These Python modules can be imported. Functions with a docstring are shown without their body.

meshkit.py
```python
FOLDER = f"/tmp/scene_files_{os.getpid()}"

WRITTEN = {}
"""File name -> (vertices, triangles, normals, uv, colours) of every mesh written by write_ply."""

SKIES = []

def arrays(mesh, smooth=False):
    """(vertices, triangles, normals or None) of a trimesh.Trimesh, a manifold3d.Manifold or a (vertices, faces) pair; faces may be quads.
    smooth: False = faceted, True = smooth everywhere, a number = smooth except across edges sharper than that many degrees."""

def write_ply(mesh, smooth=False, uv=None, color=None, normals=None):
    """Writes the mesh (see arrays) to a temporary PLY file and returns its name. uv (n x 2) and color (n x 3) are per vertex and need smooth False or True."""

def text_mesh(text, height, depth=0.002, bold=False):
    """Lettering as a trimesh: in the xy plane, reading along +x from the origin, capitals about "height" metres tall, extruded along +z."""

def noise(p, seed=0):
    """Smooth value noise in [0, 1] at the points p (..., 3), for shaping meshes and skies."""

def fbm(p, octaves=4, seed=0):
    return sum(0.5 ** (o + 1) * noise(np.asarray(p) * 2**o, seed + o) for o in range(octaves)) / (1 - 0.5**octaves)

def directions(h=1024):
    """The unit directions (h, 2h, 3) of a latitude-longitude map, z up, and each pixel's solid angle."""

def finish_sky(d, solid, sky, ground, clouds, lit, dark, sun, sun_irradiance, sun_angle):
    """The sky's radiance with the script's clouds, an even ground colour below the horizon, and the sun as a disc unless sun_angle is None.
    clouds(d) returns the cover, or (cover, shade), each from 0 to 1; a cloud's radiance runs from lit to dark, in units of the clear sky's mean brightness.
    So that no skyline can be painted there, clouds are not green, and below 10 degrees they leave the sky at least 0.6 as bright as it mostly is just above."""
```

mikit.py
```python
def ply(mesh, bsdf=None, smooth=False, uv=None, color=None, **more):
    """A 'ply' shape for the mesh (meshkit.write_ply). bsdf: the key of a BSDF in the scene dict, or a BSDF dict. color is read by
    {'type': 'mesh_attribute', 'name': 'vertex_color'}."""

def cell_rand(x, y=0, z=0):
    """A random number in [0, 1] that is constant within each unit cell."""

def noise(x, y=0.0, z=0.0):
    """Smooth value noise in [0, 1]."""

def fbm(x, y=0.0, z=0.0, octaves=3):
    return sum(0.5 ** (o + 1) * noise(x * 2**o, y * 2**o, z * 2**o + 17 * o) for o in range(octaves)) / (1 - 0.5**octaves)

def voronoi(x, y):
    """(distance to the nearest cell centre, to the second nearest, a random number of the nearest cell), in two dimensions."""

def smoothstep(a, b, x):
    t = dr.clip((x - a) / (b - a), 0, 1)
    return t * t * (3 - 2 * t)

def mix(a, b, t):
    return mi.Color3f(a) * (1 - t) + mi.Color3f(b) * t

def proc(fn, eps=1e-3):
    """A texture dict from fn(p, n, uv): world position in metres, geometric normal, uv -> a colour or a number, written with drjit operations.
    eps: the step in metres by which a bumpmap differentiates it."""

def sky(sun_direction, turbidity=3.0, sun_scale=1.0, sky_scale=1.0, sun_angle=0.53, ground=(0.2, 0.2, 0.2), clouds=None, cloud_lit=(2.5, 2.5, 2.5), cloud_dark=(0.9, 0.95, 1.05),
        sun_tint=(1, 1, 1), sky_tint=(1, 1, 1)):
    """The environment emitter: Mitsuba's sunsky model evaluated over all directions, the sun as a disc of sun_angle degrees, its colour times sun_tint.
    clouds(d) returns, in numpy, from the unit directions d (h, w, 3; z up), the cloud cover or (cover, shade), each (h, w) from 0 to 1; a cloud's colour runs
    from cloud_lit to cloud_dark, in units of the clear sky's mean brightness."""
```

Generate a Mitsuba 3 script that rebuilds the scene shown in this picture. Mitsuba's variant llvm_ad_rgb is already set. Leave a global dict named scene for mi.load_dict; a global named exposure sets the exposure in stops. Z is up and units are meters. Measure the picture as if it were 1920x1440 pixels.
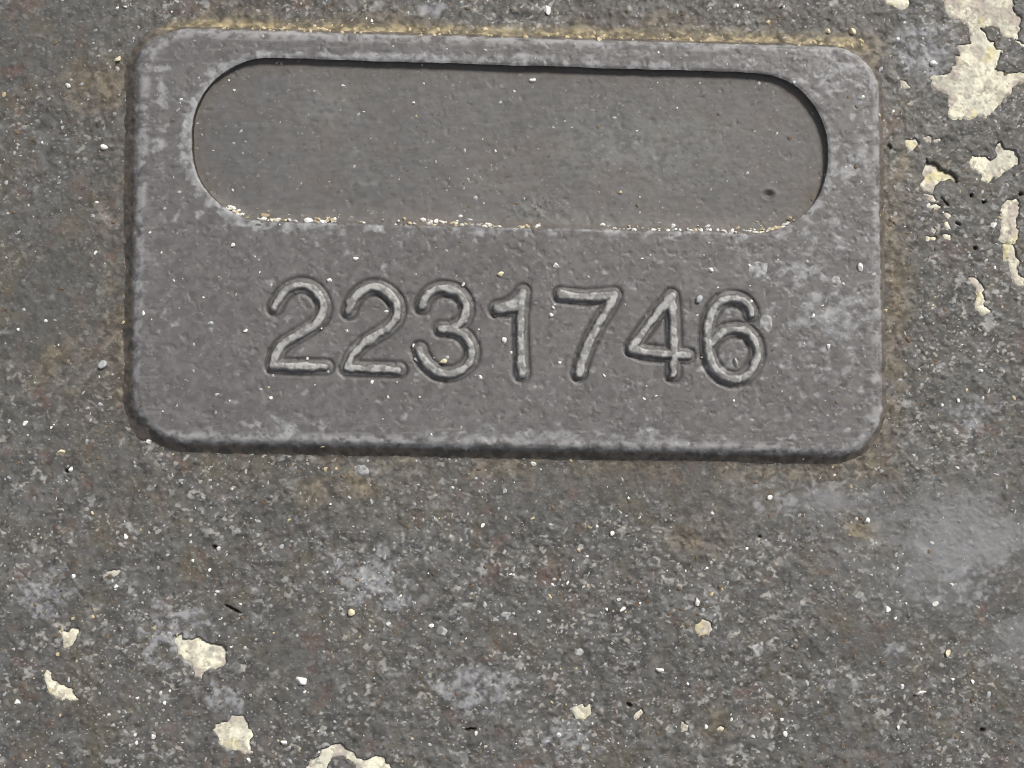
import math, random
import numpy as np, trimesh, drjit as dr, mitsuba as mi
import shapely
from shapely.geometry import Polygon, LineString
from scipy.spatial import Delaunay, cKDTree
import meshkit, mikit
from mikit import noise, voronoi, cell_rand, smoothstep, mix, proc

def fbm(x, y=0.0, z=0.0, octaves=3):
    """layered noise whose layers are turned against each other, so that no lattice shows"""
    out, a, w = 0, 0.0, 0.0
    for o in range(octaves):
        c, s = math.cos(.61 + 1.07 * o), math.sin(.61 + 1.07 * o)
        f = 2.03 ** o
        out = out + .5 ** (o + 1) * noise((x * c - y * s) * f + 13.7 * o, (x * s + y * c) * f + 5.1 * o, z + 17 * o)
        w += .5 ** (o + 1)
    return out / w
random.seed(7)
RNG = np.random.default_rng(7)
MM = 0.001
scene, labels = {'type': 'scene'}, {}

# ------------------------------------------------------------------ camera, sky, exposure
T = mi.ScalarTransform4f
DIST = 0.240
CAM = np.array([-0.004, -0.0125, 0.240])
AIM = np.array([0.0, 0.0, 0.0])
HALF_W = 0.096                                        # half the width of the picture at the aim point
D_AIM = np.linalg.norm(AIM - CAM)
FOV = 2 * math.degrees(math.atan(HALF_W / D_AIM))
scene['camera'] = {'type': 'perspective', 'fov': FOV, 'fov_axis': 'x', 'near_clip': 0.01, 'far_clip': 10.0,
                   'to_world': T().look_at(origin=CAM.tolist(), target=AIM.tolist(), up=[0, 1, 0])}
scene['sky'] = mikit.sky((0.52, 0.66, 0.80), turbidity=3, sun_scale=0.3, sky_scale=0.30, sun_angle=16, sun_tint=(0.865, 1.0, 1.25), clouds=lambda d: 0.9,
                         cloud_lit=(1.0, 1.0, 1.0), cloud_dark=(0.9, 0.9, 0.9))
exposure = 3.27

# pixel of the 1920 x 1440 photograph -> the point of the cover that stands there, at height z (mm)
_f = (AIM - CAM) / D_AIM
_r = np.cross(_f, [0, 1, 0]); _r /= np.linalg.norm(_r)
_u = np.cross(_r, _f)
def P(pts, z=0.0):
    """world x, y in mm of traced points at the height z in mm"""
    pts = np.atleast_2d(np.asarray(pts, float))
    a = (pts[:, 0] - 960) / 960 * HALF_W / D_AIM
    b = (720 - pts[:, 1]) / 960 * HALF_W / D_AIM
    d = _f + a[:, None] * _r + b[:, None] * _u
    t = (z * MM - CAM[2]) / d[:, 2]
    return (CAM[:2] + d[:, :2] * t[:, None]) / MM

H = 3.0            # height of the raised plate over the cover, mm
FLOOR = 1.45       # height of the recess floor, mm

# ------------------------------------------------------------------ outlines
def rounded(quad, r):
    return Polygon(quad).buffer(-r, 32).buffer(r, 32)
plate_poly = rounded(P([(266, 53), (1643, 92), (1650, 848), (260, 822)], H), 8.6)
slot_poly = rounded(P([(360, 103), (1552, 140), (1556, 441), (358, 411)], H), 14.4)
q0 = P([(268, 430), (1645, 460)], H)
ANG = math.atan2(q0[1, 1] - q0[0, 1], q0[1, 0] - q0[0, 0])
PC = np.array(plate_poly.centroid.coords[0])
_c, _s = math.cos(ANG), math.sin(ANG)
_loc = np.array([((p[0] - PC[0]) * _c + (p[1] - PC[1]) * _s, -(p[0] - PC[0]) * _s + (p[1] - PC[1]) * _c) for p in plate_poly.exterior.coords])
PW, PH = (_loc[:, 0].max() - _loc[:, 0].min()) / 2, (_loc[:, 1].max() - _loc[:, 1].min()) / 2
SC = np.array(slot_poly.centroid.coords[0])
_ls = np.array([((p[0] - SC[0]) * _c + (p[1] - SC[1]) * _s, -(p[0] - SC[0]) * _s + (p[1] - SC[1]) * _c) for p in slot_poly.exterior.coords])
SW, SH = (_ls[:, 0].max() - _ls[:, 0].min()) / 2, (_ls[:, 1].max() - _ls[:, 1].min()) / 2

def ring(poly, step):
    line = LineString(poly.exterior.coords)
    n = max(8, int(line.length / step))
    return np.array([line.interpolate(i / n, normalized=True).coords[0] for i in range(n)])
def sdf(poly, xy, step=0.1):
    """signed distance in mm, negative inside"""
    d = cKDTree(ring(poly, step)).query(xy)[0]
    return np.where(shapely.contains_xy(poly, xy[:, 0], xy[:, 1]), -d, d)
def sstep(a, b, x):
    t = np.clip((x - a) / (b - a), 0, 1)
    return t * t * (3 - 2 * t)
def nz(xy, size, seed=0, octaves=3):
    p = np.column_stack([xy[:, 0] / size + 311.7, xy[:, 1] / size + 173.3, np.full(len(xy), seed * 7.31)])
    return meshkit.fbm(p, octaves, seed)
_e = np.array([LineString(slot_poly.exterior.coords).interpolate(k / 1500, normalized=True).coords[0] for k in range(1500)])
slot_poly = Polygon(_e + np.column_stack([nz(_e, 5.0, 401, 4) - .5, nz(_e, 5.0, 402, 4) - .5]) * .55).buffer(.05).buffer(-.05)   # a lip worn uneven
def grid(x0, x1, y0, y1, h):
    xs, ys = np.arange(x0, x1, h), np.arange(y0, y1, h)
    X, Y = np.meshgrid(xs, ys)
    X[1::2] += h / 2
    p = np.column_stack([X.ravel(), Y.ravel()])
    return p + RNG.uniform(-0.22 * h, 0.22 * h, p.shape)
def sheet(xy, z, keep):
    """triangulated height field over the points, without the triangles whose centre fails keep"""
    tri = Delaunay(xy).simplices
    c = xy[tri].mean(1)
    tri = tri[keep(c)]
    a, b, d = xy[tri[:, 0]], xy[tri[:, 1]], xy[tri[:, 2]]
    flip = ((b[:, 0] - a[:, 0]) * (d[:, 1] - a[:, 1]) - (b[:, 1] - a[:, 1]) * (d[:, 0] - a[:, 0])) < 0
    tri[flip] = tri[flip][:, ::-1]
    return trimesh.Trimesh(np.column_stack([xy, z]) * MM, tri, process=False)
def put(key, mesh, bsdf, label=None, cat=None, group=None, kind=None, smooth=True):
    scene[key] = mikit.ply(mesh, bsdf, smooth=smooth)
    d = {}
    if label: d['label'] = label
    if cat: d['category'] = cat
    if group: d['group'] = group
    if kind: d['kind'] = kind
    if d: labels[key] = d

# ------------------------------------------------------------------ traced spots
def Z3(ox, oy, f, pts): return [(ox + x / f, oy + y / f) for x, y in pts]
A = lambda pts: Z3(1280, 0, 3, pts)
B = lambda pts: Z3(1660, 220, 3.788, pts)
C = lambda pts: Z3(0, 960, 3, pts)
D = lambda pts: Z3(640, 960, 3, pts)
E = lambda pts: Z3(1280, 960, 3, pts)
F = lambda pts: Z3(1680, 0, 8, pts)
FLAKES = [  # outline, depth of the pit (mm), label
 (F([(690,-60),(700,0),(720,100),(740,180),(800,260),(870,290),(960,320),(1060,370),(1100,420),(1120,560),(1110,640),(1000,685),(910,660),(930,760),(900,850),(930,940),(850,1000),(790,1100),(700,1160),(540,1150),(520,1200),(560,1340),(640,1400),(760,1420),(790,1560),(760,1730),(900,1760),(1120,1775),(1260,1740),(1340,1800),(1430,1700),(1560,1560),(1760,1320),(1990,1200),(1990,1120),(1860,1060),(1780,1090),(1620,1110),(1490,1040),(1530,1000),(1590,760),(1500,680),(1400,540),(1330,440),(1260,410),(1400,380),(1480,400),(1560,470),(1640,540),(1740,600),(1830,590),(1840,500),(1870,430),(1830,250),(1760,130),(1770,-60)]), .35, 'largest cream paint crust, lobed and crumbly, filling the upper right corner'),
 (F([(1770,590),(1830,610),(1900,650),(1990,690),(1990,760),(1900,700),(1830,650)]), .3, 'thin cream paint sliver touching the right edge beside the large crust'),
 (A([(1105,-20),(1150,20),(1190,50),(1230,55),(1270,30),(1280,-20)]), .3, 'cream paint patch cut off by the top edge above the plate corner'),
 (A([(1245,785),(1310,776),(1335,795),(1312,830),(1295,856),(1275,855)]), .4, 'small wedge of cream paint right of the recess, left end of a broken row'),
 (A([(1362,775),(1385,762),(1402,775),(1398,800),(1368,806)]), .2, 'tiny cream paint chip in the middle of the broken row right of the recess'),
 (A([(1410,782),(1450,774),(1458,790),(1415,803)]), .2, 'tiny cream paint dash at the right end of the broken row right of the recess'),
 (A([(1365,888),(1390,910),(1430,920),(1480,958),(1540,978),(1557,1000),(1545,1032),(1525,1003),(1490,1000),(1460,1030),(1420,1050),(1405,1078),(1350,1062),(1343,1045),(1362,960)]), 1.25, 'triangular cream paint chip sunk below a black shadowed crack'),
 (A([(1610,910),(1630,880),(1665,865),(1700,875),(1730,900),(1760,880),(1765,830),(1800,790),(1815,830),(1860,840),(1888,880),(1885,930),(1850,935),(1830,960),(1790,985),(1760,1000),(1750,1010),(1720,1040),(1680,1015),(1690,980),(1650,970),(1622,945)]), .5, 'heart shaped lumpy cream paint patch near the right edge'),
 (B([(860,590),(930,578),(965,600),(960,650),(930,720),(940,800),(925,885),(880,895),(830,890),(805,870),(810,830),(830,770),(815,690),(830,620)]), .3, 'tall pale upper half of the bent paint strip at the right edge'),
 (B([(838,905),(910,905),(930,990),(955,1010),(950,1050),(930,1060),(960,1130),(1000,1150),(1000,1210),(940,1190),(905,1160),(900,1120),(870,1050),(830,1010)]), .3, 'cream lower half of the bent paint strip, running off the right edge'),
 (B([(570,1135),(620,1120),(660,1150),(680,1190),(715,1220),(700,1250),(705,1340),(740,1375),(780,1380),(690,1402),(660,1370),(635,1340),(650,1310),(655,1250),(640,1200),(610,1160)]), .3, 'narrow hooked cream paint streak left of the bent strip'),
 (B([(280,548),(340,550),(362,590),(340,602),(300,575)]), .12, 'topmost chip of the crumbled ochre paint cluster under the triangular chip'),
 (B([(305,640),(360,608),(410,640),(335,655)]), .12, 'flat chip second from the top of the crumbled paint cluster'),
 (B([(418,665),(475,690),(450,718),(425,702)]), .2, 'chip at the right side of the crumbled paint cluster beside a black pit'),
 (B([(328,768),(372,810),(342,832)]), .12, 'pointed chip in the lower left middle of the crumbled paint cluster'),
 (B([(418,740),(447,738),(468,792),(430,785)]), .12, 'brightest chip in the lower right middle of the crumbled paint cluster'),
 (B([(285,842),(370,848),(365,868),(298,875)]), .12, 'low wide chip at the bottom left of the crumbled paint cluster'),
 (B([(415,828),(467,838),(462,872),(420,855)]), .12, 'small chip at the bottom right of the crumbled paint cluster'),
 (C([(318,660),(370,672),(400,655),(452,655),(440,690),(400,750),(365,768),(352,715)]), .55, 'small cream paint triangle pointing down at the lower left'),
 (C([(978,688),(1010,690),(1030,715),(1080,705),(1140,715),(1200,740),(1282,775),(1270,800),(1268,860),(1210,880),(1150,905),(1130,932),(1105,922),(1090,880),(1070,840),(1030,820),(992,812),(982,760)]), .8, 'large shield shaped cream paint chip with dark top edge at the lower left'),
 (C([(235,905),(260,888),(288,910),(292,945),(330,958),(400,1000),(425,1030),(452,1055),(400,1064),(340,1052),(310,1045),(280,1020),(262,980),(240,940)]), .55, 'comma shaped olive cream paint chip nearest the left edge'),
 (C([(1203,1183),(1260,1185),(1300,1150),(1365,1138),(1388,1180),(1412,1210),(1422,1260),(1395,1290),(1410,1330),(1424,1358),(1380,1355),(1340,1342),(1290,1342),(1240,1312),(1225,1270),(1200,1230)]), .4, 'rounded cream paint chip near the bottom below the shield shaped chip'),
 ([(560,1460),(572,1440),(590,1420),(610,1402),(627,1391),(645,1398),(663,1414),(683,1423),(707,1417),(723,1428),(740,1448),(745,1462),(690,1462),(660,1432),(640,1418),(625,1421),(614,1434),(602,1462)], .6, 'arched cream paint ridge cut off by the bottom edge'),
 (E([(72,630),(108,604),(145,608),(167,650),(152,692),(110,698),(80,672)]), .25, 'round yellowish paint dot right of centre in the lower field'),
 (D([(1300,1112),(1350,1080),(1375,1092),(1402,1078),(1408,1140),(1370,1162),(1318,1152)]), .2, 'olive yellow crust right of centre near the bottom'),
 (D([(1636,1152),(1692,1103),(1704,1132),(1650,1168)]), .35, 'small white angular chip below centre right, under a dark nick'),
 (E([(-8,1178),(30,1200),(26,1234),(-10,1238)]), .25, 'small cream chip at the left of the pair near the bottom right'),
 (E([(192,1222),(215,1203),(242,1214),(222,1238)]), .25, 'small cream chip at the right of the pair near the bottom right'),
 (Z3(1280,0,3,[(1225,445),(1262,462),(1284,492),(1240,494)]), .3, 'small ochre cream chip beside the upper right plate corner'),
 (C([(600,338),(640,318),(684,330),(655,352),(622,356)]), .2, 'slim pale chip left of centre above the lower left triangle'),
]
def ragged(poly, i):
    """the traced outline with crumbled edges"""
    r = np.array(poly.buffer(.12).buffer(-.24).buffer(.12).exterior.coords if poly.area > 3 else poly.exterior.coords)
    ls = LineString(r)
    n = max(12, int(ls.length / .14))
    p = np.array([ls.interpolate(k / n, normalized=True).coords[0] for k in range(n)])
    a = min(1.0, .28 * math.sqrt(poly.area))
    off = np.column_stack([nz(p, 1.1, 200 + i, 3) - .5, nz(p, 1.1, 300 + i, 3) - .5]) * 1.5 * a
    g = Polygon(p + off).buffer(0)
    return max(g.geoms, key=lambda q: q.area) if hasattr(g, 'geoms') else g
flake_polys = [Polygon(P(o, 0)).buffer(0) for o, _, _ in FLAKES]
flake_polys = [ragged(max(g.geoms, key=lambda q: q.area) if hasattr(g, 'geoms') else g, i) for i, g in enumerate(flake_polys)]

# ------------------------------------------------------------------ materials (positions in millimetres)
def coords(p): return p.x * 1000.0, p.y * 1000.0, p.z * 1000.0
def box_sdf(x, y, c, w, h, r):
    dx, dy = x - float(c[0]), y - float(c[1])
    a = dr.abs(dx * _c + dy * _s) - (w - r)
    b = dr.abs(dy * _c - dx * _s) - (h - r)
    return dr.sqrt(dr.square(dr.maximum(a, 0)) + dr.square(dr.maximum(b, 0))) + dr.minimum(dr.maximum(a, b), 0) - r
FILM = [(1800, 1060, 130, 120), (700, 1090, 95, 90), (1830, 780, 60, 50), (690, 890, 45, 35), (1690, 1215, 50, 22), (740, 1120, 80, 40), (650, 1050, 50, 30), (420, 1310, 60, 60),
        (90, 1110, 80, 60), (1740, 100, 70, 110), (1480, 930, 110, 50), (900, 1290, 120, 60), (1060, 1390, 90, 60), (760, 15, 130, 25), (330, 1180, 90, 90)]
FILMW = [(*P([(a, b)])[0], c * .1, d * .1) for a, b, c, d in FILM]
SMOOTH = [(1820, 1080, 190, 130), (1150, 905, 380, 50), (1450, 930, 160, 60), (100, 560, 150, 260), (80, 60, 170, 90), (1650, 1200, 110, 50), (560, 1230, 60, 70)]
SMOOTHW = [(*P([(a, b)])[0], max(c, 1) * .1, max(d, 1) * .1) for a, b, c, d in SMOOTH]
DIRT = [(212, 585, 24, 110), (185, 175, 60, 45), (205, 410, 26, 60), (1680, 560, 26, 170), (1690, 300, 30, 60), (1310, 1000, 55, 40), (660, 905, 110, 40), (1600, 1000, 40, 30), (1560, 880, 120, 22), (1340, 1360, 50, 26), (130, 700, 60, 60)]
DIRTW = [(*P([(a, b)])[0], c * .1, d * .1) for a, b, c, d in DIRT]
VEIL = [(1830, 1020, 190, 100), (1910, 1120, 80, 120), (1540, 920, 120, 45), (1690, 1010, 80, 60)]
VEILW = [(*P([(a, b)])[0], c * .1, d * .1) for a, b, c, d in VEIL]
def blobs(x, y, lst):
    m = mi.Float(0)
    for cx, cy, sx, sy in lst:
        m = dr.maximum(m, dr.exp(-dr.square((x - float(cx)) / float(sx)) - dr.square((y - float(cy)) / float(sy))))
    return m
def cover_rgb(p, n, uv):
    x, y, z = coords(p)
    wx, wy = (noise(x / 1.3, y / 1.3, 3.1) - .5) * 1.2, (noise(x / 1.3, y / 1.3, 9.7) - .5) * 1.2
    big = fbm(x / 26, y / 26, 1.5)
    mid = fbm(x / 5.5 + 9, y / 5.5, 4.5)
    fine = fbm((x + wx) / 1.25, (y + wy) / 1.0, 2.5, octaves=4)
    smooth = blobs(x, y, SMOOTHW)
    k = .5 + (fine - .5) * (.92 - .45 * smooth)
    c = mix((.070, .069, .067), (.160, .158, .155), smoothstep(.27, .73, k))
    mot = fbm((x + wx) / 2.0 + 21, (y + wy) / 1.7, 38.5, octaves=3)
    c = mix(c, mix((.17, .17, .17), (.24, .245, .255), fine), smoothstep(.52, .68, mot) * .45 * (1 - .8 * smooth))
    c = mix(c, mi.Color3f(.062, .059, .055), smoothstep(.46, .32, mot) * .4 * (1 - .7 * smooth))
    c *= .80 + .38 * big
    c = mix(c, mi.Color3f(.160, .104, .088), .6 * smoothstep(.52, .72, fbm(x / 4.2, y / 4.2 + 70, 6.5)) * smoothstep(.4, .6, noise(x / 1.6, y / 1.6, 31)))
    c = mix(c, mi.Color3f(.135, .122, .088), .5 * smoothstep(.5, .7, mid))
    film = smoothstep(.52, .66, fbm((x + wx) / 1.7, (y + wy) / 1.4 + 40, 12.5, octaves=5) * .74 + .27 * blobs(x, y, FILMW))
    c = mix(c, mix((.135, .137, .145), (.36, .368, .395), smoothstep(.30, .66, k + (noise(x / .7, y / .7, 63) - .5) * .35)), film * .85)
    # pale crumbled flecks, irregular, in swarms
    swarm = smoothstep(.40, .60, fbm(x / 6 + 3, y / 6, 44, octaves=4)) * (1 - .85 * smooth)
    fl1 = smoothstep(.56, .67, fbm((x + wx * .5) / 1.35 + 7, (y + wy * .5) / 1.1, 52.5, octaves=3))
    c = mix(c, mix((.27, .272, .27), (.47, .475, .48), noise(x / .5, y / .5, 61)), fl1 * (.04 + .68 * swarm))
    fl2 = smoothstep(.60, .69, fbm((x - wy * .4) / .85, (y + wx * .4) / .72 + 90, 57.5, octaves=2))
    c = mix(c, mi.Color3f(.50, .49, .46), fl2 * (.05 + .62 * swarm))
    dk = smoothstep(.60, .70, fbm((x - wy * .5) / .9 + 31, (y + wx * .5) / .8, 66.5, octaves=2))
    c = mix(c, mi.Color3f(.045, .043, .04), dk * .6 * (1 - .5 * smooth))
    veil = blobs(x, y, VEILW) * smoothstep(.30, .62, fbm((x + wx * 2) / 7, (y + wy * 2) / 7, 83, octaves=4))
    c = mix(c, mix((.20, .204, .212), (.285, .292, .308), k), veil * .95)
    # embedded light mineral specks, in two sizes
    for sz, lim, rr, amt in ((1.25, .84, .28, .6), (.72, .80, .30, .5)):
        d1, d2, w = voronoi((x + wx * .5) / sz + 5, (y + wy * .5) / (sz * .72))
        on = smoothstep(rr, rr * .45, d1) * smoothstep(lim, lim + .02, w)
        tint = mix((.36, .355, .33), (.30, .315, .345), smoothstep(.8, .9, w))
        c = mix(c, tint, on * amt * (1 - .6 * smooth))
    # brown and ochre dirt lodged against the foot of the plate
    d = box_sdf(x, y, PC, PW, PH, 8.6)
    band = smoothstep(9.5, 1.2, d + (mid - .5) * 9)
    c = mix(c, mix((.10, .084, .064), (.265, .225, .168), smoothstep(.42, .64, fine)), dr.maximum(band * (.10 + .62 * smoothstep(.42, .62, fbm(x / 9, y / 9, 8))), blobs(x, y, DIRTW) * (.25 + .75 * smoothstep(.4, .6, mid))))
    dx, dy = x - float(PC[0]), y - float(PC[1])
    top = smoothstep(4.2, 1.6, d) * smoothstep(PH - .5, PH + 1.0, dy * _c - dx * _s)
    c = mix(c, mix((.15, .125, .08), (.48, .40, .24), smoothstep(.40, .66, fbm(x / 1.3, y / .7, 7) * .5 + fine * .5)), top * .85)
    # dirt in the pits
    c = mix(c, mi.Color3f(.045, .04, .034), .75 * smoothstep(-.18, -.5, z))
    return c
BLOT = [(1550, 125, 45, 35), (1395, 110, 32, 14), (1605, 215, 18, 35), (1622, 300, 14, 55), (1585, 320, 22, 28), (1560, 590, 70, 60), (1500, 500, 60, 50), (1540, 440, 50, 30), (540, 800, 80, 14), (1000, 815, 220, 12),
        (300, 250, 16, 120), (345, 230, 12, 70), (420, 130, 40, 16), (760, 105, 300, 10), (1350, 690, 60, 20), (285, 720, 12, 30)]
BLOTW = [(*P([(a, b)], H)[0], c * .1, d * .1) for a, b, c, d in BLOT]
def plate_rgb(p, n, uv):
    x, y, z = coords(p)
    wx, wy = (noise(x / 1.1, y / 1.1, 3.1) - .5) * .9, (noise(x / 1.1, y / 1.1, 9.7) - .5) * .9
    fine = fbm((x + wx) / 1.1, (y + wy) / 1.0, 2.5, octaves=4)
    big = fbm(x / 18, y / 18, 1.5)
    c = mix((.118, .115, .118), (.180, .176, .181), smoothstep(.27, .73, fine)) * (.88 + .24 * big)
    # rubbed pale film, gathered near the rims and the right-hand side
    d = -box_sdf(x, y, PC, PW, PH, 8.6)
    s = box_sdf(x, y, SC, SW, SH, 14.4)
    rx = smoothstep(float(PC[0]) + 34, float(PC[0]) + 62, x)
    film = fbm((x + wx * .6) / 1.5, (y + wy * .6) / 1.25 + 40, 12.5, octaves=5)
    rim = smoothstep(1.7, .0, d) * .16 + smoothstep(2.6, .2, s) * .22 * (1 + .9 * smoothstep(float(SC[0]) - 35, float(SC[0]) - 52, x)) + rx * .06
    blot = fbm(x / 9, y / 9 + 5, 19)
    c = mix(c, mix((.19, .194, .205), (.40, .408, .43), smoothstep(.3, .65, fine)), smoothstep(.54, .74, film - .035 + rim * .6 + .17 * blobs(x, y, BLOTW) + (blot - .5) * .12) * .9)
    nick = smoothstep(.62, .70, fbm((x - wy) / .7, (y + wx) / .55, 71.5, octaves=3))
    c = mix(c, mi.Color3f(.075, .07, .07), nick * .45)
    fleck = smoothstep(.64, .72, fbm((x + wy) / .6, (y - wx) / .5, 81.5, octaves=3))
    c = mix(c, mi.Color3f(.37, .37, .37), fleck * (.35 + .5 * rx))
    str_ = smoothstep(.56, .72, fbm(x / 5, y / .55, 21, octaves=3)) * smoothstep(7.5, 1.5, d)
    c = mix(c, mi.Color3f(.29, .29, .30), str_ * .3)
    # metal rubbed bare on the rims; tops of the digits paler
    tops = smoothstep(H + .42, H + .82, z + (fine - .5) * .7)
    c = mix(c, mix((.24, .24, .24), (.46, .462, .46), smoothstep(.32, .62, fbm(x / .9, y / .9 + 11, 35))), .92 * tops)
    bev = smoothstep(1.5, .3, dr.abs(d - .6)) * smoothstep(.34, .68, fbm(x / 1.3, y / 1.1, 29, octaves=5))
    c = mix(c, mi.Color3f(.42, .423, .435), bev * .62 * smoothstep(H - 1.1, H - .5, z))
    # darker in the groove round the digits
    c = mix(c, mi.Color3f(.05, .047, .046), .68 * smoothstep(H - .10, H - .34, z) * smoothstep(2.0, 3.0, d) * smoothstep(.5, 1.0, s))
    # earth on the flanks, toned darker to paint in their shade
    low = smoothstep(H - .7, H - 1.5, z + (fine - .5) * .9)
    c = mix(c, mix((.062, .056, .05), (.15, .122, .095), smoothstep(.35, .65, fine)), low * .8)
    wall_shade = smoothstep(.05, -.05, s) * smoothstep(H - .05, H - .45, z)  # recess wall painted near black to deepen its shadow line
    return mix(c, mix((.018, .014, .011), (.05, .04, .03), fine), wall_shade * .95)
STAIN = [(712, 313, 18, 14), (670, 285, 14, 8), (1010, 390, 40, 26), (930, 345, 60, 10), (1180, 280, 160, 60), (690, 345, 30, 8), (620, 200, 40, 40)]
STAINW = [(*P([(a, b)], FLOOR)[0], c * .1, d * .1) for a, b, c, d in STAIN]
def floor_rgb(p, n, uv):
    x, y, z = coords(p)
    fine = fbm(x / 1.15, y / 1.0, 22.5, octaves=4)
    fib = fbm(x / 2.6, y / .5, 14.5, octaves=3)
    c = mix((.117, .116, .118), (.174, .172, .175), smoothstep(.25, .75, .6 * fine + .4 * fib)) * (.88 + .24 * fbm(x / 14, y / 14, 5))
    s = -box_sdf(x, y, SC, SW, SH, 14.4)
    c = mix(c, mi.Color3f(.135, .112, .085), .35 * smoothstep(3.6, .4, s + (fine - .5) * 4))
    st = blobs(x, y, STAINW)
    c = mix(c, mi.Color3f(.23, .235, .235), st * .6 * smoothstep(.35, .6, fine))
    c = mix(c, mi.Color3f(.155, .118, .098), .2 * smoothstep(.52, .7, fbm(x / 5, y / 3, 47)))
    pale = smoothstep(.64, .72, fbm(x / .7, y / .6, 81.5, octaves=3))
    c = mix(c, mi.Color3f(.32, .32, .315), pale * .5)
    dk = smoothstep(.63, .72, fbm(x / .8, y / .7 + 9, 86.5, octaves=3))
    return mix(c, mi.Color3f(.08, .075, .07), dk * .5)
def paint_rgb(p, n, uv):
    x, y, z = coords(p)
    a, b = fbm(x / 1.6, y / 1.6, 3, octaves=4), fbm(x / 3.4, y / 3.4, 33)
    c = mix((.60, .57, .47), (.88, .85, .70), smoothstep(.30, .56, a))
    c = mix(c, mi.Color3f(.55, .56, .50), .5 * smoothstep(.50, .64, b))
    c = mix(c, mi.Color3f(.46, .40, .375), .7 * smoothstep(.50, .68, fbm(x / 2.2, y / 2.2, 71)))
    c = mix(c, mi.Color3f(.74, .67, .36), .6 * smoothstep(.6, .72, fbm(x / 4, y / 4 + 17, 51)))
    return mix(c, mi.Color3f(.26, .24, .21), .5 * smoothstep(.64, .74, fbm(x / .8, y / .8, 91)))

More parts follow.
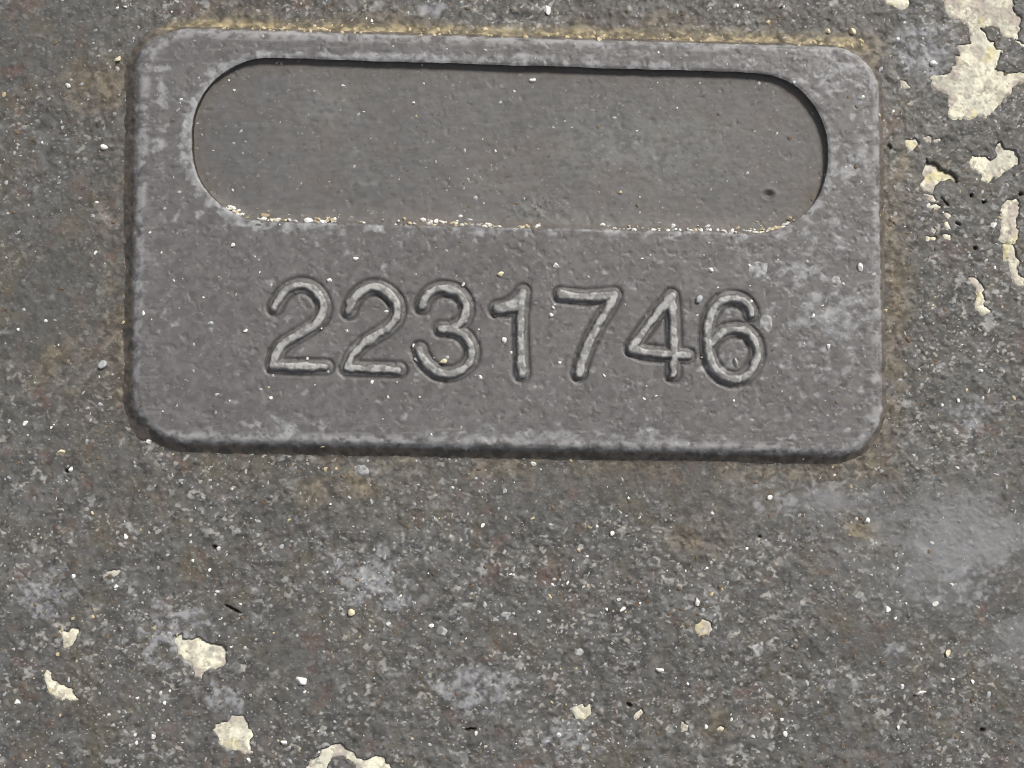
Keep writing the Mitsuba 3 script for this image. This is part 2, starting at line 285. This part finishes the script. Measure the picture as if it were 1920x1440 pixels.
def micro(p, n, uv):
    x, y, z = coords(p)
    return (fbm(x / .55, y / .55, z / .55, octaves=3) - .5)
def surf(key, fn, rough, spec, bump, metallic=0.0):
    scene[key] = {'type': 'twosided', 'bsdf': {'type': 'bumpmap', 'arbitrary': proc(micro, eps=6e-5), 'scale': bump,
        'bsdf': {'type': 'principled', 'base_color': proc(fn), 'roughness': rough, 'specular': spec, 'metallic': metallic}}}
surf('cover_material', cover_rgb, .60, .45, .00012)
surf('plate_material', plate_rgb, .50, .5, .00008)
surf('recess_material', floor_rgb, .58, .45, .00007)
surf('paint_material', paint_rgb, .8, .3, .00022)
def plain(key, rgb, rough, spec=.5):
    scene[key] = {'type': 'twosided', 'bsdf': {'type': 'principled', 'base_color': {'type': 'rgb', 'value': rgb}, 'roughness': rough, 'specular': spec}}
def crust_rgb(p, n, uv):
    x, y, z = coords(p)
    a = fbm(x / .9, y / .9, 3, octaves=4)
    return mix((.22, .225, .23), (.46, .465, .48), smoothstep(.3, .65, a))
surf('crust_material', crust_rgb, .7, .4, .00015)
plain('quartz_material', [.86, .86, .84], .3, .7)
plain('grey_grain_material', [.42, .42, .41], .5)
plain('blue_grain_material', [.44, .46, .49], .5)
plain('ochre_material', [.58, .49, .32], .45)
plain('cream_grain_material', [.80, .73, .52], .5)
plain('brown_grain_material', [.16, .12, .085], .6)
plain('black_material', [.02, .018, .016], .6)

# ------------------------------------------------------------------ the cover
def np_blobs(xy, lst):
    m = np.zeros(len(xy))
    for cx, cy, sx, sy in lst:
        m = np.maximum(m, np.exp(-((xy[:, 0] - cx) / sx) ** 2 - ((xy[:, 1] - cy) / sy) ** 2))
    return m
flake_trees = [cKDTree(ring(g, .12)) for g in flake_polys]
NICKS = [(1772, 378, 15, 2.2, -50), (1797, 419, 7, 3, -35), (1845, 378, 5, 4, 0), (1829, 465, 4, 4, 0), (1914, 364, 5, 4, 0), (1842, 1369, 6, 4.5, 0),
         (1425, 1006, 4, 3, 0), (402, 1026, 6, 4, 0), (436, 1142, 22, 2.6, -28), (1180, 1322, 7, 4, -30), (125, 883, 5, 4, 0), (1822, 366, 3, 4, 0), (882, 1368, 14, 3, 5), (1668, 275, 6, 5, -40)]
def relief(xy):
    """height of the cover in mm at the points"""
    sm = np_blobs(xy, SMOOTHW)
    r = 1 - .6 * sm
    z = .55 * (nz(xy, 22, 1, 2) - .5) + .36 * (nz(xy, 5.0, 2, 3) - .5) * r
    z += .30 * (nz(xy, 1.3, 3, 3) - .5) * r
    b = nz(xy, 1.1, 4, 2)
    z += .15 * sstep(.58, .74, b) * r - .2 * sstep(.70, .82, nz(xy, 1.25, 5, 2)) * r
    z -= .12 * sstep(.60, .78, nz(xy, 3.2, 6, 3)) * r
    for px, py, a, b_, ang in NICKS:
        c = P([(px, py)])[0]
        t = math.radians(ang)
        dx, dy = xy[:, 0] - c[0], xy[:, 1] - c[1]
        u, v = dx * math.cos(t) + dy * math.sin(t), -dx * math.sin(t) + dy * math.cos(t)
        q = (u / (a * .08)) ** 2 + (v / (b_ * .08)) ** 2
        z -= .9 * (1 - sstep(.35, 1.4, q))
    return z
def tilt(g, xy):
    """1 at the upper right rim of a patch, about 0 at its lower left rim"""
    b = g.bounds
    u = (xy[:, 0] - b[0]) / (b[2] - b[0]) * .35 + (xy[:, 1] - b[1]) / (b[3] - b[1]) * .65
    return np.clip(.05 + 1.25 * np.maximum(u, 0) ** 1.5, 0, 1.2)
def pits(xy, z):
    for g, t, (o, dep, _) in zip(flake_polys, flake_trees, FLAKES):
        x0, y0, x1, y1 = g.bounds
        m = np.where((xy[:, 0] > x0 - 1) & (xy[:, 0] < x1 + 1) & (xy[:, 1] > y0 - 1) & (xy[:, 1] < y1 + 1))[0]
        if not len(m): continue
        d = t.query(xy[m])[0]
        d = np.where(shapely.contains_xy(g, xy[m, 0], xy[m, 1]), -d, d)
        lift = tilt(g, xy[m])
        z[m] -= (dep * lift + .35) * (1 - sstep(-.22, .05, d))
    return z
x0, y0 = P([(-60, 1500)])[0]; x1, y1 = P([(1980, -60)])[0]
pts = grid(x0, x1, y0, y1, .21)
pts = pts[sdf(plate_poly, pts) > .6]
far = grid(-420, 420, -420, 420, 3.0)
far = far[(far[:, 0] < x0 - 1.5) | (far[:, 0] > x1 + 1.5) | (far[:, 1] < y0 - 1.5) | (far[:, 1] > y1 + 1.5)]
pts = np.vstack([pts, far])
d = sdf(plate_poly, pts)
zz = relief(pts)
foot = np.exp(-np.maximum(d - 1.0, 0) / 1.2)
lump = .35 + 1.0 * (nz(pts, 4.0, 9, 3) - .3)
up = np.clip(((pts - PC) @ np.array([-_s, _c])) / PH, -1.2, 1.2)
rgt = sstep(.94, 1.0, ((pts - PC) @ np.array([_c, _s])) / PW)
zz += foot * lump * (.08 + 1.0 * np.maximum(sstep(.9, 1.02, up), .25 * rgt))         # earth banked against the plate, most along its upper side
zz = pits(pts, zz)
cover = sheet(pts, zz, lambda c: np.ones(len(c), bool) if False else ~shapely.contains_xy(plate_poly.buffer(.45), c[:, 0], c[:, 1]))
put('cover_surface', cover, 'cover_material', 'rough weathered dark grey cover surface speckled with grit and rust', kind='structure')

# ------------------------------------------------------------------ the number plate
S6 = lambda ox, oy, pts: [(ox + x / 6, oy + y / 6) for x, y in pts]
S3 = lambda ox, oy, pts: [(ox + x / 3, oy + y / 3) for x, y in pts]
DIGITS = [
 ('2', 'first raised digit of the row, a 2', [S6(480, 500, [(205,455),(245,370),(310,285),(400,222),(500,200),(600,222),(690,290),(745,385),(758,480),(725,580),(650,660),(550,722),(430,792),(330,850),(260,910),(220,990),(185,1115)]), S6(480, 500, [(185,1115),(470,1125),(780,1128)])]),
 ('2', 'second raised digit of the row, a 2', [S6(480, 500, [(1040,500),(1060,430),(1115,335),(1205,255),(1310,222),(1420,240),(1525,320),(1595,430),(1588,560),(1525,655),(1400,742),(1265,825),(1160,905),(1085,985),(1045,1075),(1020,1140)]), S6(480, 500, [(1020,1140),(1300,1152),(1605,1160)])]),
 ('3', 'third raised digit of the row, a 3', [S6(760, 500, [(185,445),(205,380),(265,295),(360,248),(470,243),(580,278),(655,355),(690,450),(672,560),(620,640),(540,690)]), S6(760, 500, [(400,700),(525,705),(640,755),(720,845),(755,950),(735,1060),(660,1148),(550,1205),(430,1210),(315,1165),(225,1080),(172,990),(155,930)])]),
 ('1', 'fourth raised digit of the row, a 1', [S6(760, 500, [(1318,285),(1300,420),(1292,600),(1292,800),(1300,1000),(1310,1205)]), S6(760, 500, [(1315,295),(1240,385),(1150,445),(1025,472)]), S6(760, 500, [(1275,470),(1025,472)])]),
 ('7', 'fifth raised digit of the row, a 7', [S3(640, 480, [(1235,216),(1380,232),(1535,218)]), S3(640, 480, [(1535,218),(1515,270),(1450,372),(1395,480),(1352,590),(1337,660)])]),
 ('4', 'sixth raised digit of the row, a 4', [S6(1140, 500, [(715,335),(640,425),(525,560),(405,720),(300,870),(275,915)]), S6(1140, 500, [(275,915),(400,965),(640,985),(760,992),(895,1005)]), S6(1140, 500, [(715,335),(732,560),(742,800),(745,1000),(735,1210)])]),
 ('6', 'seventh raised digit of the row, a 6', [S6(1140, 500, [(1610,535),(1595,460),(1530,385),(1420,350),(1300,368),(1205,445),(1145,560),(1120,700),(1115,850),(1135,1010),(1185,1125),(1275,1222),(1390,1275),(1520,1255),(1615,1175),(1675,1050),(1685,930),(1648,815),(1570,728),(1460,702),(1330,722),(1225,785),(1160,860)])]),
]
def strokes(lines):
    """dense smoothed samples of a digit's centre lines, in mm at the plate top"""
    out = []
    for l in lines:
        w = P(l, H + .5)
        for _ in range(2 if len(w) > 3 else 0):                    # corner cutting
            q = np.repeat(w, 2, axis=0)
            q[1:-1:2] = .75 * w[:-1] + .25 * w[1:]; q[2::2] = .25 * w[:-1] + .75 * w[1:]
            w = q
        ls = LineString(w)
        n = max(2, int(ls.length / .05))
        out.append(np.array([ls.interpolate(i / n, normalized=True).coords[0] for i in range(n + 1)]))
    return np.vstack(out)
digit_lines = [strokes(l) for _, _, l in DIGITS]
digit_trees = [cKDTree(l) for l in digit_lines]
HWID = 1.55        # half width of a digit's ridge at its foot, mm
def digit_dist(xy, trees=digit_trees):
    m = np.full(len(xy), 99.)
    for t in trees: m = np.minimum(m, t.query(xy, distance_upper_bound=6)[0])
    return np.minimum(m, 99.)
def plate_top(xy):
    z = H + .16 * (nz(xy, 14, 11, 2) - .5) + .065 * (nz(xy, 2.2, 12, 3) - .5) + .05 * (nz(xy, .8, 13, 3) - .5)
    r = sstep(30, 62, xy[:, 0] - PC[0])
    z += .10 * r * sstep(.52, .70, nz(xy, 2.2, 14, 3)) + .07 * sstep(.66, .76, nz(xy, 1.0, 15, 2)) - .10 * sstep(.70, .8, nz(xy, 1.3, 16, 2))
    dd = digit_dist(xy)
    z -= .34 * (.5 + 1.0 * nz(xy, 3.0, 27, 2)) * np.exp(-((dd - HWID + .06) / .32) ** 2)
    return z
W = 2.5   # run of the flank, mm
outer = plate_poly.buffer(W + 3.2, 32)
pp = grid(*[outer.bounds[i] for i in (0, 2, 1, 3)], .20)
dp = sdf(plate_poly, pp); ds = sdf(slot_poly, pp)
pp = pp[(dp < W + 3.1) & (ds > .12)]
srim = ring(slot_poly, .20)
srim1 = ring(slot_poly.buffer(.07, 32), .20)
pp = np.vstack([pp[sdf(slot_poly, pp) > .2], srim1, srim])
dp, ds = sdf(plate_poly, pp), sdf(slot_poly, pp)
wob = .5 * (nz(pp, 3.0, 17, 3) - .5) + .25 * (nz(pp, 1.0, 18, 2) - .5)
side = ((pp - PC) @ np.array([_c, _s])) / PW
upp = ((pp - PC) @ np.array([-_s, _c])) / PH
WV = W + 2.6 * sstep(-.93, -1.0, side) + .5 * sstep(.95, 1.0, side) + .9 * sstep(-.9, -1.0, upp)
t = np.clip((dp + .55 + wob * .4) / (WV + .55), 0, 1)
zp = plate_top(pp) * 1.0
zp -= (H + .5) * (t * t * (3 - 2 * t))
zp += .22 * sstep(.2, .9, t) * (nz(pp, 1.2, 19, 3) - .5) * 2
zp -= .16 * (1 - sstep(0, .45, ds))
top = sheet(pp, zp, lambda c: ~shapely.contains_xy(slot_poly, c[:, 0], c[:, 1]))
# the wall of the recess
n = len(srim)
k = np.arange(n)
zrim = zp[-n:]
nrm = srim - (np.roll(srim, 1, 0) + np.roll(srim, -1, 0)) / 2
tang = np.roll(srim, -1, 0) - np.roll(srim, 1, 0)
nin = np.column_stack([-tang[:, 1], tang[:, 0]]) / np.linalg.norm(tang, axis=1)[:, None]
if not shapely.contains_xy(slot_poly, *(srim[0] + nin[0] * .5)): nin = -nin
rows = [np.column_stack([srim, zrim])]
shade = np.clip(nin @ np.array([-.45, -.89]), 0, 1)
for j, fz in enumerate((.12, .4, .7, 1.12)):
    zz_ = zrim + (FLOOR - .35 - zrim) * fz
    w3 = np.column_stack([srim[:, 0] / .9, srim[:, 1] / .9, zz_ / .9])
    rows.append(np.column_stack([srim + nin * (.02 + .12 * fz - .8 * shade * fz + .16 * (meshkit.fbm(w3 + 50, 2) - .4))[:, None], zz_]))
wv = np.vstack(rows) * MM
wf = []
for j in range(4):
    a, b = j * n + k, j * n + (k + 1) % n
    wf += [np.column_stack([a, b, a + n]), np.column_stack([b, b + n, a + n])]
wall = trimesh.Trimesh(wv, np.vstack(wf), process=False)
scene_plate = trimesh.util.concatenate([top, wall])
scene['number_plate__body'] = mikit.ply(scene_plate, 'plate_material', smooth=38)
labels['number_plate'] = {'label': 'raised grey metal number plate with rounded corners reading 2231746 under a long empty recess', 'category': 'number plate'}

fl = slot_poly.buffer(1.0, 32)
fp = grid(*[fl.bounds[i] for i in (0, 2, 1, 3)], .22)
fp = np.vstack([fp[shapely.contains_xy(fl.buffer(-.1), fp[:, 0], fp[:, 1])], ring(fl, .22)])
s_ = -sdf(slot_poly, fp)
upf = ((fp - SC) @ np.array([-_s, _c])) / SH
fz = FLOOR + .22 * (nz(fp, 20, 21, 2) - .5) + .07 * (nz(fp, 2.0, 22, 3) - .5) + .09 * (nz(fp, .8, 23, 3) - .5) - .10 * sstep(.68, .8, nz(fp, 1.4, 24, 2))
bank = np.exp(-np.maximum(s_, 0) / 1.1)
fz += bank * (.10 + 1.15 * sstep(-.55, -.95, upf)) * (.4 + 1.2 * nz(fp, 2.0, 25, 3))
pc = P([(1441, 365)], FLOOR)[0]
rr = np.hypot((fp[:, 0] - pc[0]) / 1.35, fp[:, 1] - pc[1])
fz += .12 * np.exp(-((rr - 1.0) / .35) ** 2) - .9 * np.exp(-(rr / .62) ** 2)
rc = P([(1000, 395)], FLOOR)[0]
fz += .4 * np.exp(-((fp[:, 0] - rc[0]) / 5) ** 2 - ((fp[:, 1] - rc[1]) / 2.2) ** 2) * np.clip(nz(fp, 1.2, 26, 3) - .38, 0, 1) * 2.2
put('number_plate__recess_panel', sheet(fp, fz, lambda c: shapely.contains_xy(fl, c[:, 0], c[:, 1])), 'recess_material', 'long empty rounded recess panel with grit along its lower edge')

for i, ((ch, lab, _), line, tree) in enumerate(zip(DIGITS, digit_lines, digit_trees)):
    lo, hi = line.min(0) - 2, line.max(0) + 2
    g = grid(lo[0], hi[0], lo[1], hi[1], .12)
    dd = tree.query(g)[0] + .62 * (nz(g, 1.2, 31 + i, 3) - .5) + .45 * (nz(g, 4, 41 + i, 2) - .5)
    zt = H - .55 + 1.45 * (1 - sstep(.30, 1.50, dd)) + .26 * (nz(g, 1.1, 51, 3) - .5) + .30 * (nz(g, 3.5, 53 + i, 2) - .5)
    keep = dd < 1.75
    g, zt = g[keep], zt[keep]
    m = sheet(g, zt, lambda c, tr=tree: tr.query(c)[0] < 1.72)
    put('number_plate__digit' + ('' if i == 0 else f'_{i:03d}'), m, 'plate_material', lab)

# ------------------------------------------------------------------ cream paint left in the pits
for i, ((o, dep, lab), g, tree) in enumerate(zip(FLAKES, flake_polys, flake_trees)):
    big = g.buffer(.16).simplify(.02)
    b = big.bounds
    q = grid(b[0], b[2], b[1], b[3], .17)
    q = q[shapely.contains_xy(big.buffer(-.06), q[:, 0], q[:, 1])]
    edge = np.vstack([ring(h, .17) for h in getattr(big, 'geoms', [big])])
    q = np.vstack([q, edge])
    d = tree.query(q)[0]
    d = np.where(shapely.contains_xy(g, q[:, 0], q[:, 1]), d, -d)
    crust = .34 * (nz(q, 1.6, 61, 3) - .5) + .22 * (nz(q, .6, 62, 2) - .5)
    z = .55 * (nz(q, 22, 1, 2) - .5) + .14 - dep * tilt(g, q) + crust - .22 * np.exp(-np.maximum(d, 0) / .15)
    m = sheet(q, z, lambda c: shapely.contains_xy(big, c[:, 0], c[:, 1]))
    lowv = m.copy(); lowv.vertices[:, 2] = lowv.vertices[:, 2] - .5 * MM; lowv.invert()
    put('paint_flake' + ('' if i == 0 else f'_{i:03d}'), trimesh.util.concatenate([m, lowv]), 'paint_material', lab, 'paint flake')

# ------------------------------------------------------------------ grains
ICO = trimesh.creation.icosphere(subdivisions=1)
ICO2 = trimesh.creation.icosphere(subdivisions=2)
def surface_z(xy):
    xy = np.atleast_2d(xy)
    z = pits(xy, relief(xy))
    dpl, dsl = sdf(plate_poly, xy, .3), sdf(slot_poly, xy, .3)
    tt = np.clip((dpl + .55) / (W + .55), 0, 1)
    zpl = H - (H + .5) * (tt * tt * (3 - 2 * tt))
    z = np.where(dpl < W, np.maximum(zpl, z), z)
    return np.where(dsl < 0, FLOOR, z)
def pebble(seed, r, sx=1, sy=1, sz=.7, rot=0, fine=False):
    m = (ICO2 if fine else ICO).copy()
    rg = np.random.default_rng(seed)
    v = m.vertices
    for _ in range(7):                                             # flat faces cut at random
        a = rg.normal(size=3); a /= np.linalg.norm(a)
        h = rg.uniform(.3, .8)
        o = v @ a
        v = v - np.maximum(o - h, 0)[:, None] * a
    v = v * (1 + .12 * (meshkit.noise(v * 2.1 + rg.uniform(0, 99, 3)) - .5))[:, None] * [sx, sy, sz] * r
    c, s = math.cos(rot), math.sin(rot)
    m.vertices = v @ np.array([[c, s, 0], [-s, c, 0], [0, 0, 1]])
    return m
def grain(px, py, r, sx=1, sy=1, rot=0, seed=0, fine=False, sink=.25):
    level = 0
    for _ in range(3):
        w = P([(px, py)], level)[0]
        level = float(surface_z(w)[0])
    m = pebble(seed, r * .1, sx, sy, .7, rot, fine)
    m.apply_translation([w[0], w[1], level + r * .1 * sink])
    m.apply_scale(MM)
    return m
NAMED = [  # px, py, radius px, sx, sy, rotation, material, label
 (1025, 20, 9, .9, 1.2, 0, 'quartz_material', 'bright white grain above the plate at the top edge'),
 (997, 150, 6.5, 1.2, .8, 0, 'quartz_material', 'white grain just under the middle of the recess upper edge'),
 (1043, 497, 7, 1, 1, .4, 'quartz_material', 'white round grain between recess and digits above the 7'),
 (938, 515, 6.5, 1.2, .8, .5, 'cream_grain_material', 'pale cream grain just above the digit 1'),
 (947, 637, 6, 1, 1, 0, 'quartz_material', 'white round grain left of the foot of the digit 1'),
 (565, 1275, 11, 1.2, .75, -.3, 'quartz_material', 'oval white grain between the shield shaped and rounded paint chips'),
 (1727, 1297, 11.5, 1.2, .55, .15, 'quartz_material', 'elongated bright white grain at the lower right'),
 (1691, 1288, 5.5, 1, 1, 0, 'quartz_material', 'small round white grain left of the elongated one at the lower right'),
 (1777, 1223, 8, .8, 1.2, -.4, 'cream_grain_material', 'upright creamy grain at the lower right above the elongated white one'),
 (1420, 1219, 12, 1, 1.1, 0, 'blue_grain_material', 'pale blue grey round grain right of the yellowish paint dot'),
 (1663, 1143, 7, 1, .9, -.6, 'quartz_material', 'white grain in the right half of the lower field beside the pale film'),
 (1624, 976, 7, 1, .9, .3, 'quartz_material', 'white grain below the lower right plate corner'),
 (1442, 932, 6, 1, .9, 0, 'quartz_material', 'white grain just under the lower plate edge right of centre'),
 (1750, 118, 7.5, 1.1, .8, 0, 'quartz_material', 'white grain left of the largest paint crust'),
 (1550, 60, 7, 1.1, .9, .4, 'cream_grain_material', 'cream grain above the upper right plate corner, the left of a pair'),
 (1597, 60, 7.5, 1.1, .9, -.5, 'cream_grain_material', 'cream grain above the upper right plate corner, the right of a pair'),
 (1863, 422, 6.5, 1, 1, 0, 'quartz_material', 'white grain left of the bent paint strip'),
 (1612, 502, 7, .8, 1.3, 0, 'quartz_material', 'white upright grain near the right plate rim'),
 (1423, 503, 20, 1, .95, .3, 'grey_grain_material', 'wide pale grey lump between the recess and the digit 6'),
 (1437, 607, 15, .85, 1.1, 0, 'grey_grain_material', 'pale grey lump touching the right side of the digit 6'),
 (1310, 561, 8.5, 1, 1, 0, 'blue_grain_material', 'pale grey round grain between the tops of digits 4 and 6'),
 (1567, 527, 12, 1, .9, .5, 'grey_grain_material', 'pale grey lump on the plate right of the digit 6'),
 (193, 276, 7.5, 1.3, .7, -.2, 'quartz_material', 'white oblong grain left of the recess in the cover'),
 (128, 162, 7, 1.2, .7, -.6, 'quartz_material', 'white slanted grain near the upper left corner'),
 (222, 111, 8, 1, .9, 0, 'cream_grain_material', 'yellowish grain beside the upper left plate corner'),
 (278, 828, 6, 1.1, .9, 0, 'quartz_material', 'white grain under the lower left plate corner'),
 (48, 794, 6, 1.2, .8, .3, 'quartz_material', 'white grain at the left edge level with the plate bottom'),
 (113, 848, 9, 1.2, .8, .4, 'cream_grain_material', 'yellowish crumb left of and below the plate corner'),
 (193, 684, 9, 1.1, .9, .5, 'blue_grain_material', 'pale blue grey grain left of the plate, lower half'),
 (677, 880, 14, 1.1, .8, 0, 'blue_grain_material', 'pale lump just under the lower plate edge left of centre'),
 (1087, 1223, 10, 1, .8, 0, 'grey_grain_material', 'pale grey grain in the middle of the lower field'),
 (948, 1152, 10, 1.2, .5, .2, 'grey_grain_material', 'slim pale grain in the middle of the lower field'),
 (1237, 1255, 7, 1.2, .75, -.3, 'quartz_material', 'white oval grain left of the yellowish paint dot and lower'),
 (660, 1147, 8, .9, 1.1, -.5, 'cream_grain_material', 'yellow crumb left of centre in the lower field'),
 (828, 1184, 13, 1.1, .8, -.5, 'grey_grain_material', 'pale flat grain beside a small white one left of centre below'),
 (1308, 1128, 7.5, .9, 1.1, 0, 'quartz_material', 'pale grain above the yellowish paint dot'),
 (533, 1392, 9, 1.3, .5, .1, 'quartz_material', 'slim white sliver right of the rounded paint chip'),
 (830, 678, 7.5, 1.1, .7, .2, 'cream_grain_material', 'cream crumb lodged in the lower bowl of the digit 3'),
 (1378, 680, 8, .6, 1.2, .2, 'grey_grain_material', 'pale crumb lodged inside the loop of the digit 6'),
]
def spot(px, py, r, sx, sy, rot, seed):
    """a low crust of irregular outline stuck to the surface"""
    w = P([(px, py)], 0)[0]
    for _ in range(3):
        lv = float(surface_z(w)[0]); w = P([(px, py)], lv)[0]
    g = grid(-r * .19, r * .19, -r * .19, r * .19, .13)
    a = np.arctan2(g[:, 1], g[:, 0])
    c, s_ = math.cos(rot), math.sin(rot)
    u, v = (g[:, 0] * c + g[:, 1] * s_) / sx, (-g[:, 0] * s_ + g[:, 1] * c) / sy
    q = np.hypot(u, v) / (r * .1) + 1.1 * (nz(g + seed * 13.7, max(.5, r * .09), 91, 3) - .5)
    k_ = q < 1.25
    g, q = g[k_], q[k_]
    xy = g + w
    zs = surface_z(xy) if not shapely.contains_xy(plate_poly, *w) else plate_top(xy)
    z = zs + .30 * (1 - sstep(.55, 1.1, q)) - .12 + .16 * (nz(xy, .6, 92, 2) - .5)
    return sheet(xy, z, lambda c_: cKDTree(xy).query(c_)[0] < .2)
for i, (px, py, r, sx, sy, rot, mat, lab) in enumerate(NAMED):
    if r >= 10 and mat in ('grey_grain_material', 'blue_grain_material'):
        put('sand_grain' + ('' if i == 0 else f'_{i:03d}'), spot(px, py, r, sx, sy, rot, i), 'crust_material', lab, 'grain')
        continue
    put('sand_grain' + ('' if i == 0 else f'_{i:03d}'), grain(px, py, r, sx, sy, rot, 100 + i, True), mat, lab, 'grain', smooth=35)

SMALL = [(80,268,4),(440,170,4.5),(437,459,5),(303,474,4.5),(645,162,5.5),(928,283,4),(775,193,4),(1683,73,4),(1673,210,5),(1485,159,4),(270,588,5.5),(407,740,5.5),
 (35,617,4),(133,880,5.5),(460,620,4),(617,525,5.5),(667,485,5.5),(900,708,5),(1033,590,5.5),(1037,577,4.5),(1132,703,4),(728,745,3.5),(868,533,4),(1333,505,5.5),(1837,695,5.5),(1797,752,5),
 (1843,747,4.5),(1767,760,4),(1523,593,6),(1553,650,6),(235,1006,5.5),(358,1003,5.5),(137,1080,5.5),(218,1098,5.5),(410,1028,5),(302,1298,4.5),(310,1318,4.5),(288,1380,5.5),(467,1425,5.5),
 (33,1317,6),(729,1170,5.5),(809,1173,5.5),(1063,1093,5.5),(1093,1100,5.5),(1160,1123,5.5),(1167,1142,5.5),(893,1375,5.5),(1048,1377,5.5),(1010,1147,4.5),(1147,1000,6),(1785,1095,5),
 (1753,1132,5.5),(1684,1365,5),(1472,1375,5),(1322,1363,6),(1823,1278,4.5),(1412,1380,5.5),(649,620,4),(1265,592,4),(1050,680,4),(787,745,3),(1230,742,3),(1000,870,5),(905,985,5)]
white = [grain(px, py, r, random.uniform(.9, 1.3), random.uniform(.7, 1), random.uniform(0, 3), 300 + i) for i, (px, py, r) in enumerate(SMALL)]
def scatter(n, seed, rmin, rmax, dens=None, area=None, sink=.15):
    rg = np.random.default_rng(seed)
    out = []
    a0, b0, a1, b1 = area or (-40, -40, 1960, 1480)
    px = np.column_stack([rg.uniform(a0, a1, n * 6), rg.uniform(b0, b1, n * 6)])
    w = P(px, 0)
    keep = np.ones(len(w), bool) if dens is None else rg.uniform(size=len(w)) < dens(w)
    w = w[keep][:n]
    z = surface_z(w)
    rs = rmin + (rmax - rmin) * rg.uniform(size=len(w)) ** 2.2
    for (x, y), lv, r in zip(w, z, rs):
        m = pebble(int(rg.integers(1e9)), r * .1, rg.uniform(.9, 1.35), rg.uniform(.65, 1), .55, rg.uniform(0, 3.14))
        m.apply_translation([x, y, lv + r * .1 * sink]); m.apply_scale(MM)
        out.append(m)
    return out
clump = lambda sd, th: (lambda w: np.where(sdf(plate_poly, w, .4) < 1, .10, 1.0) * sstep(th, th + .2, nz(w, 9, sd, 3)) * (1 - .85 * np_blobs(w, SMOOTHW)))
def near_plate(w):
    d = sdf(plate_poly, w, .4)
    return np.where((d > .6) & (d < 7), np.exp(-(d - .6) / 2.5), 0) * sstep(.35, .6, nz(w, 8, 77, 2))
white += scatter(300, 1, 1.6, 4.2, clump(71, .40)) + scatter(60, 31, 1.6, 3.4, lambda w: (sdf(plate_poly, w, .4) < -1) * 1.0)
grey = scatter(1500, 2, 1.8, 5.0, clump(72, .42), sink=-.1)
blue = scatter(500, 3, 2.0, 6.0, clump(73, .42), sink=-.15)
brown = scatter(900, 4, 2.0, 6.0, clump(74, .38), sink=0)
ochre = scatter(420, 5, 2.0, 6.0, near_plate) + scatter(150, 6, 2.0, 5.5, clump(75, .5))
# grit caught along the lower edge of the recess
rg = np.random.default_rng(12)
edge = ring(slot_poly.buffer(-.25), .1)
ue = ((edge - SC) @ np.array([-_s, _c])) / SH
xe = ((edge - SC) @ np.array([_c, _s])) / SW
edge = edge[(ue < -.80) & (xe > -.93)]
lip_tree = cKDTree(ring(slot_poly, .1))
golden, clear = [], []
for _ in range(620):
    e = edge[rg.integers(len(edge))] + rg.normal(0, .16, 2)
    dens = nz(e[None], 3.5, 81, 2)[0]
    if rg.uniform() > .08 + (dens - .36) * 3.0: continue
    r = .15 + .45 * rg.uniform() ** 2
    if rg.uniform() < .3: e = e + np.array([0.0, abs(rg.normal(0, .8))])
    m = pebble(int(rg.integers(1e9)), r, rg.uniform(.9, 1.7), rg.uniform(.7, 1), .75, rg.normal(0, .3))
    m.apply_translation([e[0], e[1], H - .5 + rg.uniform(-.25, .2) - .7 * min(1.0, max(0.0, float(lip_tree.query(e)[0]) - .4))]); m.apply_scale(MM)
    (clear if rg.uniform() < .55 else golden).append(m)
crumbs = scatter(70, 16, 1.5, 4.0, lambda w: (sdf(slot_poly, w, .4) < -.5) * np.exp(-((((w - SC) @ np.array([-_s, _c])) - SH + 3.0) / 1.0) ** 2) * sstep(.4, .6, nz(w, 9, 89, 2)), sink=.0)
rubble = scatter(60, 17, 1.5, 4.5, lambda w: np_blobs(w, [(*P([(1000, 400)], FLOOR)[0], 4.5, 2.2), (*P([(880, 340)], FLOOR)[0], 3, 1.2)]), area=(840, 320, 1080, 430), sink=.0)
topband = scatter(330, 15, 2.5, 7, lambda w: np.exp(-((((w - PC) @ np.array([-_s, _c])) - PH - 1.5) / .8) ** 2) * sstep(.3, .6, nz(w, 7, 88, 2)), area=(300, 0, 1620, 110), sink=.2)
put('quartz_grit', trimesh.util.concatenate(white), 'quartz_material', 'tiny bright white quartz grit scattered over cover and plate', 'grit', kind='stuff', smooth=False)
put('grey_grit', trimesh.util.concatenate(grey + rubble[1::2]), 'grey_grain_material', 'fine grey mineral grit stuck in the rough cover', 'grit', kind='stuff', smooth=False)
put('slate_grit', trimesh.util.concatenate(blue), 'blue_grain_material', 'pale blue grey grit half sunk in the rough cover', 'grit', kind='stuff', smooth=False)
put('brown_grit', trimesh.util.concatenate(brown + rubble[::2]), 'brown_grain_material', 'dark brown earth crumbs among the grit', 'grit', kind='stuff', smooth=False)
put('ochre_grit', trimesh.util.concatenate(ochre + topband + crumbs), 'ochre_material', 'ochre soil crumbs gathered round the foot of the plate', 'grit', kind='stuff', smooth=False)
put('recess_golden_grit', trimesh.util.concatenate(golden), 'ochre_material', 'golden sand caught along the lower edge of the recess', 'grit', kind='stuff', smooth=False)
put('recess_white_grit', trimesh.util.concatenate(clear), 'quartz_material', 'pale sand caught along the lower edge of the recess', 'grit', kind='stuff', smooth=False)
